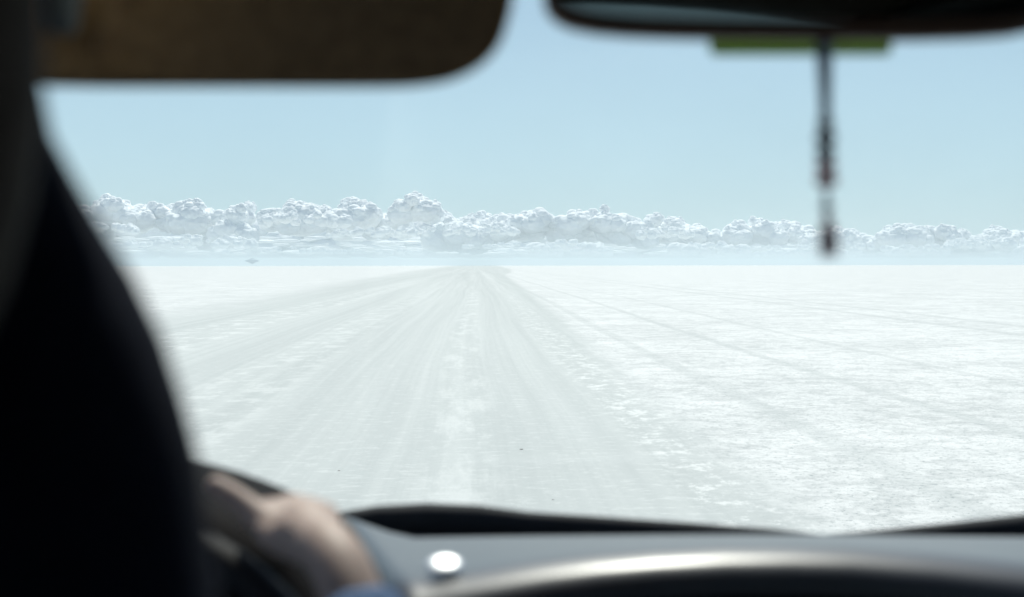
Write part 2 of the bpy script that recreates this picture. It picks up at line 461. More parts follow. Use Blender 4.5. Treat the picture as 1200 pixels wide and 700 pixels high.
# ================================================================ the car
car = empty('car', (0.135, 1.0, 0))
tag(car, 'dark car cabin seen from behind the driver with dashboard and windscreen', 'car')
CX = 0.135
Z = lambda r: CAMZ + r
M_black = mat('black_plastic', (0.014, 0.015, 0.017), 0.5, nscale=30, bump=0.15, bscale=900)
M_dash = mat('dark_soft_dashboard', (0.022, 0.024, 0.028), 0.42, spec=0.8, coat=0.35, nscale=12, namt=0.25, bump=0.12, bscale=500)
M_hood = mat('cluster_cover_plastic', (0.007, 0.006, 0.006), 0.9, spec=0.1, nscale=20, bump=0.2, bscale=700)
M_visor = mat('brown_visor_cloth', (0.56, 0.35, 0.17), 0.95, spec=0.05, nscale=150, namt=0.2, bump=0.4, bscale=900)
M_liner = mat('headliner_cloth', (0.10, 0.09, 0.08), 0.9, nscale=80, bump=0.3, bscale=600)
M_seat = mat('black_seat_cloth', (0.006, 0.008, 0.015), 0.95, spec=0.05, nscale=60, bump=0.4, bscale=500)
M_head = mat('charcoal_headrest', (0.055, 0.046, 0.038), 0.85, spec=0.2, nscale=60, bump=0.3, bscale=400)
M_paint = mat('dark_car_paint', (0.02, 0.025, 0.035), 0.3, coat=0.6, nscale=8, namt=0.1)
M_rub = mat('wiper_rubber', (0.012, 0.015, 0.020), 0.75, spec=0.2, nscale=40, bump=0.2)
M_chrome = mat('glint_dome_metal', (0.75, 0.77, 0.78), 0.45, metal=1.0, nscale=15, namt=0.05)
M_bracket = mat('pale_bracket_plastic', (0.30, 0.32, 0.28), 0.6, nscale=25)
M_mirr_case = mat('mirror_case_brown', (0.17, 0.11, 0.08), 0.5, nscale=40, bump=0.2)
M_mirror = mat('mirror_glass', (0.12, 0.14, 0.13), 0.03, metal=1.0, nscale=4, namt=0.05)
def glass_mat(name, tint=(0.94, 0.98, 0.925)):
    m = bpy.data.materials.new(name); m.use_nodes = True; nt = m.node_tree; nt.nodes.clear()
    t = nt.nodes.new('ShaderNodeBsdfTransparent'); t.inputs[0].default_value = (*tint, 1)
    g = nt.nodes.new('ShaderNodeBsdfGlossy'); g.inputs['Roughness'].default_value = 0.02; g.inputs[0].default_value = (1, 1, 1, 1)
    lw = nt.nodes.new('ShaderNodeLayerWeight'); lw.inputs[0].default_value = 0.5
    pw = nt.nodes.new('ShaderNodeMath'); pw.operation = 'POWER'; pw.inputs[1].default_value = 5
    f = nt.nodes.new('ShaderNodeMath'); f.operation = 'MULTIPLY_ADD'; f.inputs[1].default_value = 0.8; f.inputs[2].default_value = 0.008
    nt.links.new(lw.outputs['Facing'], pw.inputs[0]); nt.links.new(pw.outputs[0], f.inputs[0])
    dd = nt.nodes.new('ShaderNodeBsdfDiffuse'); dd.inputs[0].default_value = (0.75, 0.75, 0.72, 1)
    tc = nt.nodes.new('ShaderNodeTexCoord'); n = nt.nodes.new('ShaderNodeTexNoise'); n.inputs['Scale'].default_value = 9; n.inputs['Detail'].default_value = 6
    mr = nt.nodes.new('ShaderNodeMapRange'); mr.inputs['From Min'].default_value = 0.4; mr.inputs['From Max'].default_value = 0.8; mr.inputs['To Min'].default_value = 0.03; mr.inputs['To Max'].default_value = 0.07
    nt.links.new(tc.outputs['Object'], n.inputs['Vector']); nt.links.new(n.outputs['Fac'], mr.inputs['Value'])
    m1 = nt.nodes.new('ShaderNodeMixShader'); m2 = nt.nodes.new('ShaderNodeMixShader'); o = nt.nodes.new('ShaderNodeOutputMaterial')
    nt.links.new(f.outputs[0], m1.inputs[0]); nt.links.new(t.outputs[0], m1.inputs[1]); nt.links.new(g.outputs[0], m1.inputs[2])
    nt.links.new(mr.outputs[0], m2.inputs[0]); nt.links.new(m1.outputs[0], m2.inputs[1]); nt.links.new(dd.outputs[0], m2.inputs[2])
    nt.links.new(m2.outputs[0], o.inputs[0]); return m
M_glass = glass_mat('windscreen_glass')
def part(name, bm, m, parent=car, smooth=True):
    o = from_bm(name, bm, m, None, smooth)
    o.parent = parent
    # meshes are modelled in world coordinates; shift into the car's frame
    o.data.transform(Matrix.Translation(-Vector(car.location)))
    return o

# -- windscreen, curved across
def ws(xn, t, off=0.0):
    """xn -1..1 across, t 0 bottom..1 top"""
    hw = 0.76*(1-t) + 0.60*t
    y = 1.40*(1-t) + 0.60*t - (xn*xn)*0.12 + off*0.5
    z = -0.27*(1-t) + 0.235*t + 0.02*math.sin(t*math.pi) + off*0.85
    return Vector((CX + xn*hw, y, Z(z)))
bm = bmesh.new()
n1, n2 = 24, 12
gv = [[bm.verts.new(ws(-1+2*i/n1, j/n2)) for i in range(n1+1)] for j in range(n2+1)]
for j in range(n2):
    for i in range(n1): bm.faces.new((gv[j][i], gv[j][i+1], gv[j+1][i+1], gv[j+1][i]))
part('windscreen', bm, M_glass)

# -- body shell: roof, pillars, doors, floor, light-blocking rear wall, bonnet
bm = bmesh.new()
def plank(a, b, wa, wb, th):
    tube(bm, [a, (a+b)/2, b], [wa, (wa+wb)/2, wb], 10, th)
for s in (-1, 1):
    plank(ws(s*1.04, -0.05), ws(s*1.04, 1.03), 0.055, 0.045, 0.8)            # A pillar
    x = CX + s*0.66
    tube(bm, [(CX+s*0.62, 0.58, Z(0.25)), (CX+s*0.61, 0, Z(0.26)), (CX+s*0.60, -1.0, Z(0.24))], 0.04, 10)   # roof rail
    tube(bm, [(CX+s*0.62, -0.02, Z(0.24)), (CX+s*0.72, 0.05, Z(-0.25))], 0.045, 10)      # B pillar
    tube(bm, [(CX+s*0.60, -1.0, Z(0.22)), (CX+s*0.72, -1.25, Z(-0.25))], 0.12, 10)   # C pillar
    box(bm, (min(x+s*0.06, x+s*0.14), -1.5, 0.35), (max(x+s*0.06, x+s*0.14), 1.5, Z(-0.24)), 0.02)   # doors
tube(bm, [ws(-1.02, 1.02), ws(-0.5, 1.03), ws(0, 1.035), ws(0.5, 1.03), ws(1.02, 1.02)], 0.035, 10)   # header
box(bm, (CX-0.80, -1.5, 0.30), (CX+0.80, 1.5, 0.36))               # floor
box(bm, (CX-0.79, -1.56, 0.37), (CX+0.79, -1.50, Z(-0.10)), 0.01)  # unseen rear wall, closed to keep the cabin dark
box(bm, (CX-0.70, -1.30, Z(-0.09)), (CX+0.70, -1.26, Z(0.20)), 0.01)  # unseen upper rear panel, added opaque to darken the cabin
part('body_shell', bm, M_black)
bm = bmesh.new()
n1, n2 = 12, 14
rv = [[bm.verts.new((CX-0.61+1.22*i/n1, 0.60-1.85*j/n2, Z(0.245)+0.045*(1-((i-n1/2)/(n1/2))**2)+0.02*math.sin(j/n2*math.pi))) for i in range(n1+1)] for j in range(n2+1)]
for j in range(n2):
    for i in range(n1): bm.faces.new((rv[j][i], rv[j][i+1], rv[j+1][i+1], rv[j+1][i]))
bmesh.ops.solidify(bm, geom=bm.faces[:], thickness=0.03)
part('roof', bm, M_liner)
bm = bmesh.new()
bn = []
for j in range(12):
    t = j/11; y = 1.52 + 1.05*t
    bn.append([bm.verts.new((CX + xn*(0.78-0.06*t), y - 0.10*xn*xn*t, Z(-0.50 - 0.10*t*t - 0.07*abs(xn)**3 - 0.10*max(0, t-0.8)*5*0.6))) for xn in [k/8-1 for k in range(17)]])
for a, b in zip(bn[:-1], bn[1:]):
    for i in range(16): bm.faces.new((a[i], a[i+1], b[i+1], b[i]))
bmesh.ops.solidify(bm, geom=bm.faces[:], thickness=0.02)
part('bonnet', bm, M_paint)
# unseen side windows: clear in front, rear tint added to cut cabin light
def pane_mat(name, k):
    m = bpy.data.materials.new(name); m.use_nodes = True; nt = m.node_tree; nt.nodes.clear()
    t = nt.nodes.new('ShaderNodeBsdfTransparent'); t.inputs[0].default_value = (k, k*1.03, k, 1)
    g = nt.nodes.new('ShaderNodeBsdfGlossy'); g.inputs['Roughness'].default_value = 0.03
    mx = nt.nodes.new('ShaderNodeMixShader'); mx.inputs[0].default_value = 0.05; o = nt.nodes.new('ShaderNodeOutputMaterial')
    nt.links.new(t.outputs[0], mx.inputs[1]); nt.links.new(g.outputs[0], mx.inputs[2]); nt.links.new(mx.outputs[0], o.inputs[0]); return m
PM = {'front': pane_mat('clear_side_glass', 0.80), 'rear': pane_mat('light_cut_side_glass', 0.45)}
for s in (-1, 1):
    for y0, y1, y2, y3, k in ((0.06, 1.15, 0.62, 0.0, 'front'), (-1.2, 0.03, -0.03, -1.0, 'rear')):
        bm = bmesh.new(); q = [bm.verts.new(p) for p in ((CX+s*0.725, y0, Z(-0.245)), (CX+s*0.725, y1, Z(-0.245)), (CX+s*0.615, y2, Z(0.235)), (CX+s*0.615, y3, Z(0.235)))]
        bm.faces.new(q); part('side_window', bm, PM[k], smooth=False)
# cowl: black panel under the glass
bm = bmesh.new()
loft(bm, [[Vector((x, y+dy-0.12*((x-CX)/0.76)**2, Z(z))) for dy, z in ((0, -0.274), (0.0, -0.284), (0.12, -0.31), (0.16, -0.50), (0.02, -0.50), (-0.02, -0.30))] for x, y in [(CX+k*0.76/8, 1.42) for k in range(-8, 9)]])
part('cowl_panel', bm, M_rub)

# -- wipers outside the glass: arm and blade, tapering to the right
def wiper(top, d0, d1):
    w = None
    bm = bmesh.new(); rings = []
    for k, (px, py, thick) in enumerate(top):
        t = k/(len(top)-1); d = d0 + (d1-d0)*t
        a = P(px, py, d); bot = P(px, py+thick, d)
        mid = (a+bot)/2; hh = (a-bot).length/2; wd = max(0.012, hh*0.9)
        ring = []
        for q in range(12):
            an = q*2*math.pi/12; c, s = math.cos(an), math.sin(an)
            ring.append(mid + Vector((0, 1, 0))*wd*math.copysign(abs(c)**0.8, c) + UP*hh*math.copysign(abs(s)**0.8, s))
        rings.append(ring)
    loft(bm, rings)
    o = part('wiper', bm, M_rub)
    # blade rubber and hinge as sub-parts
    bm = bmesh.new(); q = [P(px, py+thick*0.85, d0+(d1-d0)*k/(len(top)-1)) + Vector((0, -0.012, -0.004)) for k, (px, py, thick) in enumerate(top)]
    tube(bm, q, 0.004, 6); part('blade', bm, M_black, o)
    bm = bmesh.new(); c = P(top[1][0]+6, 645, d0); bmesh.ops.create_cone(bm, cap_ends=True, segments=18, radius1=0.019, radius2=0.014, depth=0.02, matrix=Matrix.Translation(c + Vector((0, 0.0, 0.0))))
    part('pivot_cap', bm, M_black, o)
    return o
wiper([(340, 612, 24), (400, 600, 30), (440, 593, 36), (500, 589.5, 40), (560, 592, 38), (620, 600, 32), (700, 605, 28), (800, 612, 22), (900, 620, 14), (962, 627.5, 8)], 1.46, 1.50)
wiper([(958, 629, 6), (1010, 624, 12), (1060, 619, 18), (1125, 611.5, 26), (1200, 603, 34), (1300, 594, 42), (1400, 592, 44), (1500, 600, 36)], 1.52, 1.48)

# -- dashboard top: sections from far edge (by the glass) to the near brow, then down the face
secs = [  # far px, near px, near row, lift
    (402, 462, 712), (425, 492, 710), (450, 520, 704), (480, 548, 698), (520, 590, 690), (570, 640, 681), (640, 700, 673), (720, 770, 666.5), (800, 850, 662),
    (880, 925, 661.5), (960, 1000, 663.5), (1060, 1100, 672), (1160, 1200, 684), (1280, 1310, 699), (1420, 1440, 712), (1600, 1600, 735), (1745, 1880, 768)]
bm = bmesh.new(); rings = []
for i, (fp, npx, ny) in enumerate(secs):
    far = P(fp, 640 if i > 2 else (612+i*10), 1.30); near = P(npx, ny, 0.90)
    ring = []
    for t, up in ((0, 0.006), (0.12, 0.011), (0.25, 0.0123), (0.5, 0.0119), (0.75, 0.0113), (0.88, 0.0112), (0.92, 0.0108), (0.95, 0.0086), (0.975, 0.0048), (1.0, 0.0)):
        q = far.lerp(near, t); q.z += up; ring.append(q)
    ring[-1] = near
    ring.append(near + Vector((0, -0.006, -0.010)))
    ring.append(near + Vector((0, -0.004, -0.03)))
    ring.append(near + Vector((0, 0.02, -0.10)))
    ring.append(near + Vector((0, 0.04, -0.32)))
    ring.append(far + Vector((0, 0.02, -0.42)))
    ring.append(far + Vector((0, 0.02, -0.02)))
    rings.append(ring)
loft(bm, rings)
dash = part('dashboard', bm, M_dash)
# matte lower fascia hanging under the brow
bm = bmesh.new(); rings = []
for fp, npx, ny in secs:
    near = P(npx, ny, 0.90)
    rings.append([near + Vector((0, a, b)) for a, b in ((0.004, -0.016), (-0.007, -0.020), (-0.010, -0.05), (0.0, -0.16), (0.02, -0.33), (0.035, -0.33), (0.010, -0.05))])
loft(bm, rings)
part('fascia', bm, M_hood, dash)
# low metal dome added to make the sun glint at the dashboard's left end
bm = bmesh.new(); c = P(521, 663, 0.932)
bmesh.ops.create_uvsphere(bm, u_segments=28, v_segments=16, radius=0.0098, matrix=Matrix.Translation(c) @ Matrix.Rotation(R_(20), 4, 'X') @ Matrix.Diagonal((1.25, 1.1, 0.42, 1)))
part('glint_dome', bm, M_chrome, dash)
# left dash body under the wheel and below the glass
bm = bmesh.new()
loft(bm, [[Vector((x, 1.30, Z(-0.262))), Vector((x, 1.05, Z(-0.245))), Vector((x, 0.98, Z(-0.26))), Vector((x, 0.96, Z(-0.33))), Vector((x, 1.0, Z(-0.62))), Vector((x, 1.30, Z(-0.62)))] for x in (CX-0.75, CX-0.5, CX-0.35, CX-0.2)])
part('lower_dashboard', bm, M_hood, car)

# -- instrument cluster cover: an arched cover over the dials
HX = -0.30
bm = bmesh.new(); rings = []
for y, drop, wsc in ((0.93, 0.018, 0.96), (0.945, 0.004, 0.99), (0.97, 0.0, 1.0), (1.05, 0.0, 1.0), (1.18, 0.012, 1.0), (1.30, 0.05, 0.96)):
    ring = []
    for k in range(25):
        s = -1 + 2*k/24; x = s*0.212*wsc
        zt = -0.142 - 1.55*x*x - 0.11*max(0, abs(s)-0.86)*4 - drop
        ring.append(Vector((HX+x, y, Z(zt))))
    for k in range(24, -1, -1):
        s = -1 + 2*k/24; x = s*0.197*wsc
        zt = -0.160 - 1.55*x*x - 0.11*max(0, abs(s)-0.86)*4 - drop
        ring.append(Vector((HX+x, y, Z(zt))))
    rings.append(ring)
loft(bm, rings)
hood = part('instrument_cluster', bm, M_hood)
bm = bmesh.new(); box(bm, (HX-0.185, 1.08, Z(-0.34)), (HX+0.185, 1.12, Z(-0.20)), 0.012); part('dial_panel', bm, M_black, hood)
for dx in (-0.09, 0.09):
    bm = bmesh.new(); bmesh.ops.create_cone(bm, cap_ends=True, segments=40, radius1=0.062, radius2=0.058, depth=0.012, matrix=Matrix.Translation((HX+dx, 1.074, Z(-0.27))) @ Matrix.Rotation(R_(90), 4, 'X'))
    part('dial', bm, M_seat, hood)

# -- steering wheel
WC = Vector((-0.262, 0.845, Z(-0.338))); WR = 0.19
wn_ = Vector((0, -math.cos(R_(24)), math.sin(R_(24))))
wx = Vector((1, 0, 0)); wy = wn_.cross(wx).normalized(); wy = -wy if wy.z < 0 else wy
def rim(a, r=WR): return WC + wx*math.cos(a)*r + wy*math.sin(a)*r
M_rim = mat('black_leather', (0.010, 0.010, 0.011), 0.65, spec=0.25, nscale=30, bump=0.3, bscale=300)
bm = bmesh.new()
rings = []
for k in range(64):
    a = k*2*math.pi/64; c = rim(a); o_ = (c-WC).normalized()
    rings.append([c + o_*math.cos(b)*0.0135 + wn_*math.sin(b)*0.0155 for b in [q*2*math.pi/14 for q in range(14)]])
rings.append(rings[0]); loft(bm, rings, cap=False); bmesh.ops.remove_doubles(bm, verts=bm.verts, dist=1e-5)
wheel = part('steering_wheel', bm, M_rim)
bm = bmesh.new(); loft(bm, [[WC + wn_*h + wx*p.x + wy*p.y for p in superell(0, 0, 0.075*s, 0.062*s, 0, 24)] for h, s in ((-0.04, 0.9), (0.0, 1.0), (0.012, 0.95), (0.02, 0.7))]); part('hub', bm, M_black, wheel)
for a in (R_(0), R_(180), R_(270)):
    bm = bmesh.new(); tube(bm, [rim(a, 0.05)-wn_*0.005, rim(a, 0.11)-wn_*0.008, rim(a, 0.185)], [0.026, 0.018, 0.014], 12, 0.4); part('spoke', bm, M_black, wheel)

# -- sun visor: padded slab, rounded corner at its free end, hanging a little off vertical
vis = [(60, 101.5), (300, 103), (440, 103.2), (487, 101.5), (524, 96), (553, 84), (574, 68), (588, 48), (596, 24), (601, 0), (600, -40), (598, -90), (585, -112), (560, -120), (100, -122), (45, -118), (30, -100), (28, 40), (34, 75), (44, 88)]
def vpt(px, py, off=0.0):
    d = 0.64 + (95-py)*0.00002 + off
    return P(px, py, d)
# smooth outline
def smooth_outline(pts, n=4):
    out = []
    m = len(pts)
    for i in range(m):
        p0, p1, p2, p3 = [Vector(pts[(i+j-1) % m]) for j in range(4)]
        for k in range(n):
            t = k/n; out.append(0.5*((2*p1) + (p2-p0)*t + (2*p0-5*p1+4*p2-p3)*t*t + (3*p1-p0-3*p2+p3)*t**3))
    return out
so = smooth_outline(vis)
cen = Vector((315, -15))
bm = bmesh.new(); rings = []
for off, sc in ((0.0, 0.955), (-0.0015, 0.965), (-0.002, 0.985), (0.0015, 0.997), (0.007, 1.0), (0.0125, 0.997), (0.016, 0.985), (0.017, 0.96)):
    rings.append([vpt(cen.x + (q.x-cen.x)*(1-(1-sc)*0.6), cen.y + (q.y-cen.y)*(1-(1-sc)*1.4), off) for q in so])
loft(bm, rings)
visor = part('sun_visor', bm, M_visor)
bm = bmesh.new()
tube(bm, [P(72, 34, 0.605), P(72, 8, 0.600), P(74, -40, 0.595), P(90, -110, 0.60)], [0.007, 0.008, 0.008, 0.007], 12); part('hinge_bracket', bm, M_bracket, visor)
bm = bmesh.new()
tube(bm, [P(110, 60, 0.637), P(128, 20, 0.633), P(132, -60, 0.624)], [0.004, 0.006, 0.006], 10, 0.5); part('strap', bm, M_visor, visor)

# -- rear-view mirror
mc_ = P(945, -40, 0.66)
tilt = R_(-4)
max_ = (RT*math.cos(R_(2)) + FW*math.sin(R_(2))).normalized(); may = (UP*math.cos(tilt) + FW*math.sin(tilt)).normalized()
wpx = 0.66/F_PX
mo = [(637, -22), (637, 4), (641, 16), (651, 26), (669, 34), (698, 39.5), (740, 43), (800, 45), (860, 46), (945, 46.4), (1030, 46), (1090, 45), (1150, 43), (1190, 40), (1218, 34), (1236, 25), (1246, 10), (1248, -8), (1248, -60), (1244, -92), (1225, -112), (1190, -118), (945, -122), (700, -118), (665, -112), (648, -92), (643, -60)]
mo = [((x-945)*wpx, (-40-y)*wpx) for x, y in mo]
nrm = max_.cross(may).normalized()       # towards the camera
bm = bmesh.new(); rings = []
for h, s in ((0.004, 0.955), (0.006, 0.965), (0.006, 0.985), (0.002, 1.0), (-0.008, 1.0), (-0.022, 0.96), (-0.032, 0.84), (-0.037, 0.6)):
    rings.append([mc_ + nrm*h + max_*(x*(1-(1-s)*0.35)) + may*(y*s) for x, y in mo])
loft(bm, rings)
mirror = part('rear_view_mirror', bm, M_mirr_case)
bm = bmesh.new()
rings = [[mc_ + nrm*h + max_*(x*0.965) + may*(y*0.84 + 0.003) for x, y in mo] for h in (0.0065, 0.0078)]
loft(bm, rings); part('glass', bm, M_mirror, mirror, smooth=False)
bm = bmesh.new(); tube(bm, [mc_ - nrm*0.03, mc_ + Vector((0, 0.05, 0.03)), mc_ + Vector((-0.0, 0.058, 0.07))], [0.012, 0.009, 0.014], 14); part('stalk', bm, M_black, mirror)

# -- driver's seat: broad back narrowing into a tall headrest
SX = -0.255
def lat(px, d): return (px-600)/F_PX*d + math.sin(-YAW)*d
sil = [(48, -250), (52, -60), (49, 60), (53, 110), (64, 165), (90, 214), (119, 265), (154, 322), (188, 395), (210, 465), (227, 530), (234, 590), (246, 660), (262, 760)]
SD = 0.49
prof = [(P(px, py, SD).z, P(px+22, py, SD).x) for px, py in sil]
prof = [(Z(0.235), SX+0.055), (Z(0.225), SX+0.085)] + prof[1:] + [(Z(-0.17), SX+0.19), (Z(-0.28), SX+0.225), (Z(-0.5), SX+0.245), (Z(-0.8), SX+0.25), (Z(-0.84), SX+0.24)]
bm = bmesh.new(); rings = []
for z, x in prof:
    hw = x - SX; r = (z-CAMZ)
    yc = SD - 0.03 - 0.10*max(0, -r-0.1)**1.0
    ty = 0.052 + 0.03*min(1, max(0, -r)/0.3)
    rings.append(superell(SX, yc, hw, ty, z, 36, 2.8))
loft(bm, rings)
seat = part('driver_seat', bm, M_seat)
bm = bmesh.new(); rings = []
for k in range(15):
    t = -1 + 2*k/14; s = (1-abs(t)**2.2)**(1/2.2) if abs(t) < 1 else 0.0
    s = max(s, 0.12)
    rings.append(superell(SX-0.005, 0.375, 0.147*s**0.9, 0.042*s**0.6, Z(0.06 + 0.15*t), 30, 2.6))
loft(bm, rings)
part('headrest', bm, M_head, seat)
bm = bmesh.new(); rings = [superell(SX, 0.68, 0.25*s, 0.26*s, z, 32, 4) for z, s in ((Z(-0.86), 0.9), (Z(-0.84), 1), (Z(-0.76), 1), (Z(-0.72), 0.93))]
loft(bm, rings); part('seat_cushion', bm, M_seat, seat)

# ================================================================ things hanging from the mirror
M_card = mat('olive_card', (0.32, 0.52, 0.13), 0.6, nscale=30, namt=0.15)
cn = M_card.node_tree; cpb = cn.nodes['Principled BSDF']; ctr = cn.nodes.new('ShaderNodeBsdfTranslucent'); ctr.inputs[0].default_value = (0.36, 0.50, 0.08, 1)
cmx = cn.nodes.new('ShaderNodeMixShader'); cmx.inputs[0].default_value = 0.5
cn.links.new(cpb.outputs[0], cmx.inputs[1]); cn.links.new(ctr.outputs[0], cmx.inputs[2]); cn.links.new(cmx.outputs[0], cn.nodes['Material Output'].inputs['Surface'])
bm = bmesh.new()
c0 = P(939, 14, 0.70)
for v in [0]:
    pts = round_rect(214*0.70/F_PX, 100*0.70/F_PX, 0.003, 5)
    bm = slab(pts, Vector((0, 0, 0)), RT, UP, -0.0035, 0.001, 2)
card = from_bm('hanging_card', bm, M_card, smooth=False); card.location = c0
tag(card, 'olive green card hanging behind the rear-view mirror', 'card')

charm = empty('hanging_charm', P(966, 38, 0.675))
tag(charm, 'thin beaded cord with dark and red beads hanging from the mirror', 'charm')
M_cord = mat('blue_grey_cord', (0.24, 0.32, 0.45), 0.8, nscale=300, bump=0.4)
M_bead = mat('dark_bead', (0.04, 0.045, 0.065), 0.35, nscale=60)
M_red = mat('red_bead', (0.60, 0.10, 0.10), 0.4, nscale=60)
M_tas = mat('plum_tassel', (0.40, 0.22, 0.26), 0.85, nscale=200, namt=0.3)
M_tas2 = mat('grey_thread', (0.20, 0.23, 0.26), 0.85, nscale=200, namt=0.3)
def cpart(name, bm, m):
    o = from_bm(name, bm, m, charm); o.data.transform(Matrix.Translation(-charm.location)); return o
D = 0.675
bm = bmesh.new()
tube(bm, [P(966, 20, D), P(966, 60, D), P(967, 110, D), P(967.5, 150, D)], [0.0046, 0.0040, 0.0030, 0.0024], 10)
cpart('cord', bm, M_cord)
bm = bmesh.new(); tube(bm, [P(968, 225, D), P(969, 262, D)], 0.0015, 8); cpart('thread', bm, M_cord)
def bead(px, py, hh, r, m, name='bead'):
    bm = bmesh.new(); a = P(px, py-hh, D); b = P(px, py+hh, D); c = (a+b)/2
    bmesh.ops.create_uvsphere(bm, u_segments=18, v_segments=12, radius=1.0, matrix=Matrix.Translation(c) @ Matrix.Diagonal((r*1.45, r*1.45, (a-b).length/2, 1)))
    cpart(name, bm, m)
bead(967.5, 145, 9, 0.0028, M_bead); bead(967.5, 162, 10, 0.0036, M_bead); bead(967.5, 180, 9, 0.0034, M_bead)
bead(968, 196, 8, 0.0035, M_red); bead(968.5, 212, 9, 0.0038, M_red)
bead(969, 242, 5, 0.0022, M_tas2)
bm = bmesh.new()
for k in range(16):
    a = k*2.4; r = 0.0036*math.sqrt((k+1)/16)
    tube(bm, [P(969.5, 254, D) + Vector((math.cos(a)*r*0.4, math.sin(a)*r*0.4, 0)), P(970, 276, D) + Vector((math.cos(a)*r*1.1, math.sin(a)*r*1.1, 0)), P(970.5+math.cos(a)*2.5, 299+math.sin(k)*3, D) + Vector((math.cos(a)*r*0.9, math.sin(a)*r*0.9, 0))], [0.0008, 0.0008, 0.0005], 5)
cpart('tassel', bm, M_tas)

# ================================================================ the driver
def skinned(verts, edges, radii, root=0, sub=2):
    me = bpy.data.meshes.new('skin_tmp'); me.from_pydata([tuple(v) for v in verts], edges, [])
    o = bpy.data.objects.new('skin_tmp', me); COL.objects.link(o)
    mod = o.modifiers.new('Skin', 'SKIN'); mod.use_smooth_shade = True
    sv = me.skin_vertices[0].data
    for i, r in enumerate(radii):
        r = r if isinstance(r, tuple) else (r, r)
        sv[i].radius = r; sv[i].use_root = (i == root)
    s = o.modifiers.new('Sub', 'SUBSURF'); s.levels = sub; s.render_levels = sub
    bpy.context.view_layer.update()
    dg = bpy.context.evaluated_depsgraph_get()
    out = bpy.data.meshes.new_from_object(o.evaluated_get(dg))
    bpy.data.objects.remove(o, do_unlink=True)
    return out
def chain(pts, radii, sub=2):
    return skinned(pts, [(i, i+1) for i in range(len(pts)-1)], radii, 0, sub)
def fuse(name, meshes, voxel, m, parent, smooth_it=4, keep=None):
    bm = bmesh.new()
    for me in meshes:
        bm.from_mesh(me)
    me = bpy.data.meshes.new(name); bm.to_mesh(me); bm.free()
    o = bpy.data.objects.new('fuse_tmp', me); COL.objects.link(o)
    r = o.modifiers.new('R', 'REMESH'); r.mode = 'VOXEL'; r.voxel_size = voxel
    s = o.modifiers.new('S', 'SMOOTH'); s.iterations = smooth_it; s.factor = 0.5
    bpy.context.view_layer.update()
    out = bpy.data.meshes.new_from_object(o.evaluated_get(bpy.context.evaluated_depsgraph_get()))
    bpy.data.objects.remove(o, do_unlink=True)
    out.materials.clear()
    ob = link(name, out, m, None)
    if parent: ob.parent = parent; ob.data.transform(Matrix.Translation(-Vector(parent.location)))
    return ob

def ell(c, r, seg=24):
    bm = bmesh.new(); bmesh.ops.create_uvsphere(bm, u_segments=seg, v_segments=seg//2, radius=1, matrix=Matrix.Translation(c) @ Matrix.Diagonal((*r, 1)))
    me = bpy.data.meshes.new('e'); bm.to_mesh(me); bm.free(); return me
M_skin = mat('skin', (0.34, 0.255, 0.215), 0.6, nscale=25, namt=0.10, bump=0.15, bscale=250, trans_sss=0.12)
M_shirt = mat('blue_shirt_cloth', (0.09, 0.14, 0.24), 0.9, spec=0.1, nscale=120, namt=0.2, bump=0.4, bscale=350)
M_jeans = mat('navy_trousers', (0.02, 0.03, 0.06), 0.9, nscale=90, namt=0.2, bump=0.3)
M_hair = mat('black_hair', (0.015, 0.012, 0.010), 0.6, nscale=200, bump=0.6, bscale=150)
V = Vector
pelvis = V((SX, 0.62, Z(-0.68))); chest = V((SX, 0.60, Z(-0.33))); neck = V((SX-0.015, 0.60, Z(-0.14))); hc_ = V((SX-0.02, 0.62, Z(0.045)))
shR = V((SX+0.165, 0.60, Z(-0.235))); shL = V((SX-0.165, 0.60, Z(-0.235)))
elR = V((0.025, 0.66, Z(-0.44))); elL = V((SX-0.235, 0.70, Z(-0.46)))
wrR = P(402, 664, 0.800)
# right hand lies over the top right of the rim: wrist, palm, knuckles, fingers curled round the rim
aK = [R_(60), R_(54), R_(49), R_(43)]      # rim angles under index, middle, ring, little
palm = P(368, 626, 0.835)
def knuckle(px, py, d): return P(px, py, d)
K = [knuckle(328, 620, 0.860), knuckle(342, 602, 0.872), knuckle(360, 597, 0.882), knuckle(380, 604, 0.888)]
meshes = []
meshes.append(chain([elR, elR.lerp(wrR, 0.35), elR.lerp(wrR, 0.75), wrR, wrR.lerp(palm, 0.5), palm], [0.034, 0.035, 0.024, 0.0185, 0.0185, 0.017]))
for k in range(4):
    meshes.append(chain([wrR.lerp(palm, 0.35), palm.lerp(K[k], 0.45), K[k]], [0.0140, 0.0135, 0.0118]))
# index finger reaches along the rim to the upper left
def finger(pts, r): meshes.append(chain(pts, r))
finger([K[0], P(301, 602, 0.873), P(276, 584, 0.878), P(252, 569, 0.880), P(241, 564, 0.880)], [0.0102, 0.0092, 0.0086, 0.008, 0.0066])
finger([K[1], P(318, 598, 0.895), P(300, 600, 0.912), P(292, 612, 0.915), P(290, 622, 0.910)], [0.0102, 0.009, 0.0083, 0.0076, 0.0062])
finger([K[2], P(338, 592, 0.905), P(322, 602, 0.922), P(316, 622, 0.920), P(316, 634, 0.912)], [0.010, 0.0088, 0.008, 0.0073, 0.006])
finger([K[3], P(362, 604, 0.907), P(350, 618, 0.918), P(345, 634, 0.914), P(345, 644, 0.907)], [0.0094, 0.008, 0.0074, 0.0067, 0.0055])
# thumb leaves the side of the palm, along the near side of the rim
finger([palm.lerp(wrR, 0.4)+V((-0.008, 0, -0.004)), P(356, 640, 0.838), P(332, 638, 0.850), P(312, 626, 0.858), P(300, 614, 0.862)], [0.0125, 0.0115, 0.0098, 0.0088, 0.0068])
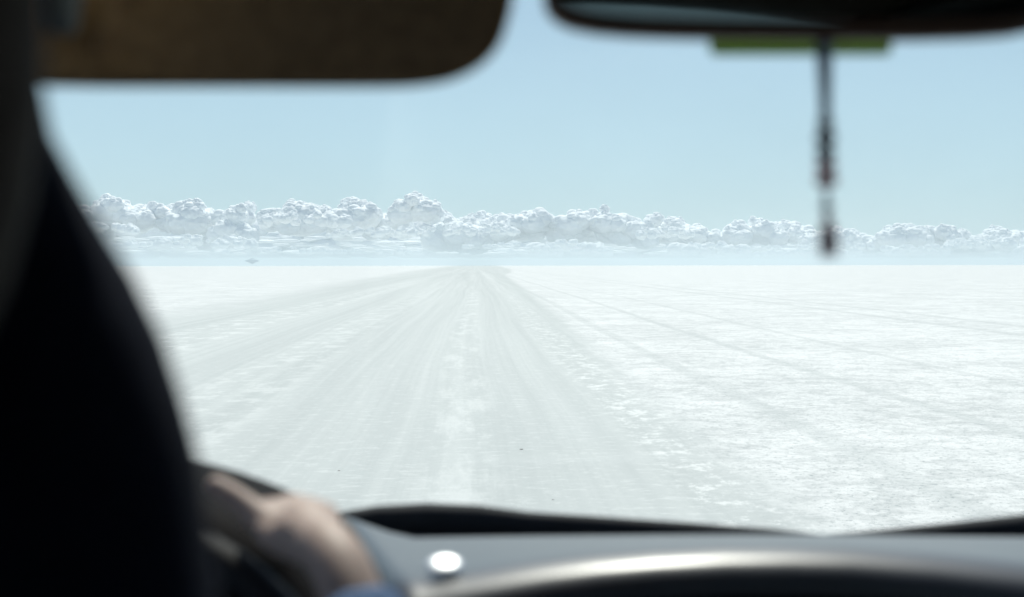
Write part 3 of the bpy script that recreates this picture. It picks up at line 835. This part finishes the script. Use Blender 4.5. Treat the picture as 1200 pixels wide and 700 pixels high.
# left arm and hand on the far left of the rim
aL = R_(150); gl = rim(aL); wrL = gl + V((0.0, -0.085, -0.045)); pl = gl + V((0, -0.03, -0.004)) 
meshes.append(chain([elL, elL.lerp(wrL, 0.35), elL.lerp(wrL, 0.8), wrL, pl], [0.040, 0.043, 0.029, 0.025, 0.024]))
for k in range(4):
    c = rim(aL + R_(13 - 7.5*k)); o_ = (c-WC).normalized()
    kn = c - V((0, 0.022, 0)) + o_*0.016
    meshes.append(chain([pl.lerp(kn, 0.1), kn, c + o_*0.026, c + o_*0.022 + V((0, 0.022, 0)), c + V((0, 0.026, -0.004)) - o_*0.008], [0.016, 0.012, 0.0105, 0.0095, 0.0075]))
meshes.append(chain([pl.lerp(wrL, 0.4) + V((0.012, 0, 0)), rim(aL-R_(12)) + V((0, -0.026, 0)), rim(aL-R_(24)) + V((0, -0.022, 0.004)), rim(aL-R_(31)) + V((0, -0.02, 0.004))], [0.015, 0.0125, 0.0105, 0.008]))
# head, neck, face
meshes.append(chain([chest + V((0, 0, 0.05)), neck, hc_ + V((0, -0.005, -0.06))], [0.07, 0.056, 0.058]))
meshes.append(ell(hc_, (0.074, 0.096, 0.108), 32)); meshes.append(ell(hc_ + V((0, 0.035, -0.07)), (0.052, 0.055, 0.048)))
meshes.append(chain([hc_ + V((0, 0.090, 0.012)), hc_ + V((0, 0.105, -0.018)), hc_ + V((0, 0.112, -0.028))], [0.008, 0.011, 0.013]))
for s in (-1, 1):
    meshes.append(ell(hc_ + V((s*0.076, -0.002, -0.008)), (0.009, 0.018, 0.030)))
    meshes.append(ell(hc_ + V((s*0.031, 0.082, 0.030)), (0.022, 0.012, 0.007)))
meshes.append(ell(hc_ + V((0, 0.090, -0.055)), (0.024, 0.010, 0.006))); meshes.append(ell(hc_ + V((0, 0.088, -0.066)), (0.020, 0.010, 0.006)))
person = fuse('person', meshes, 0.0032, M_skin, None, 3)
person.location = (0, 0, 0)
tag(person, 'driver in a blue shirt gripping the top of the steering wheel', 'person')
# shirt
sh = [skinned([pelvis + V((0, 0, 0.02)), pelvis.lerp(chest, 0.5), chest, chest.lerp(neck, 0.55), shR, shR.lerp(elR, 0.5), elR, elR.lerp(wrR, 0.45), elR.lerp(wrR, 0.88), elR.lerp(wrR, 0.96), shL, shL.lerp(elL, 0.5), elL, elL.lerp(wrL, 0.45), elL.lerp(wrL, 0.80)],
       [(0, 1), (1, 2), (2, 3), (3, 4), (4, 5), (5, 6), (6, 7), (7, 8), (8, 9), (3, 10), (10, 11), (11, 12), (12, 13), (13, 14)],
       [(0.15, 0.11), (0.15, 0.11), (0.17, 0.12), (0.09, 0.08), 0.072, 0.062, 0.052, 0.044, 0.032, 0.029, 0.072, 0.062, 0.054, 0.050, 0.042], 0)]
shirt = fuse('shirt', sh, 0.006, M_shirt, person, 6)
tr = [skinned([pelvis, V((SX+0.12, 0.95, Z(-0.62))), V((SX+0.13, 1.22, Z(-1.0))), V((SX+0.13, 1.26, Z(-1.12))), V((SX-0.12, 0.95, Z(-0.62))), V((SX-0.13, 1.22, Z(-1.0))), V((SX-0.13, 1.26, Z(-1.12)))],
       [(0, 1), (1, 2), (2, 3), (0, 4), (4, 5), (5, 6)], [(0.15, 0.12), 0.07, 0.055, 0.05, 0.07, 0.055, 0.05], 0)]
fuse('trousers', tr, 0.008, M_jeans, person, 6)
# hair cap with short strands' relief
bm = bmesh.new(); bmesh.ops.create_uvsphere(bm, u_segments=48, v_segments=32, radius=1)
for v in bm.verts:
    p = v.co.copy(); n_ = noise.noise(p*6)*0.04
    v.co = V((p.x*(0.082+n_*0.1), p.y*(0.102+n_*0.1), p.z*(0.116+n_*0.1)))
bmesh.ops.delete(bm, geom=[v for v in bm.verts if (v.co.y > 0.045 and v.co.z < 0.062) or v.co.z < -0.055 or (abs(v.co.x) > 0.055 and v.co.y > -0.02 and v.co.z < 0.0)], context='VERTS')
for v in bm.verts: v.co += hc_
from_bm('hair', bm, M_hair, person)
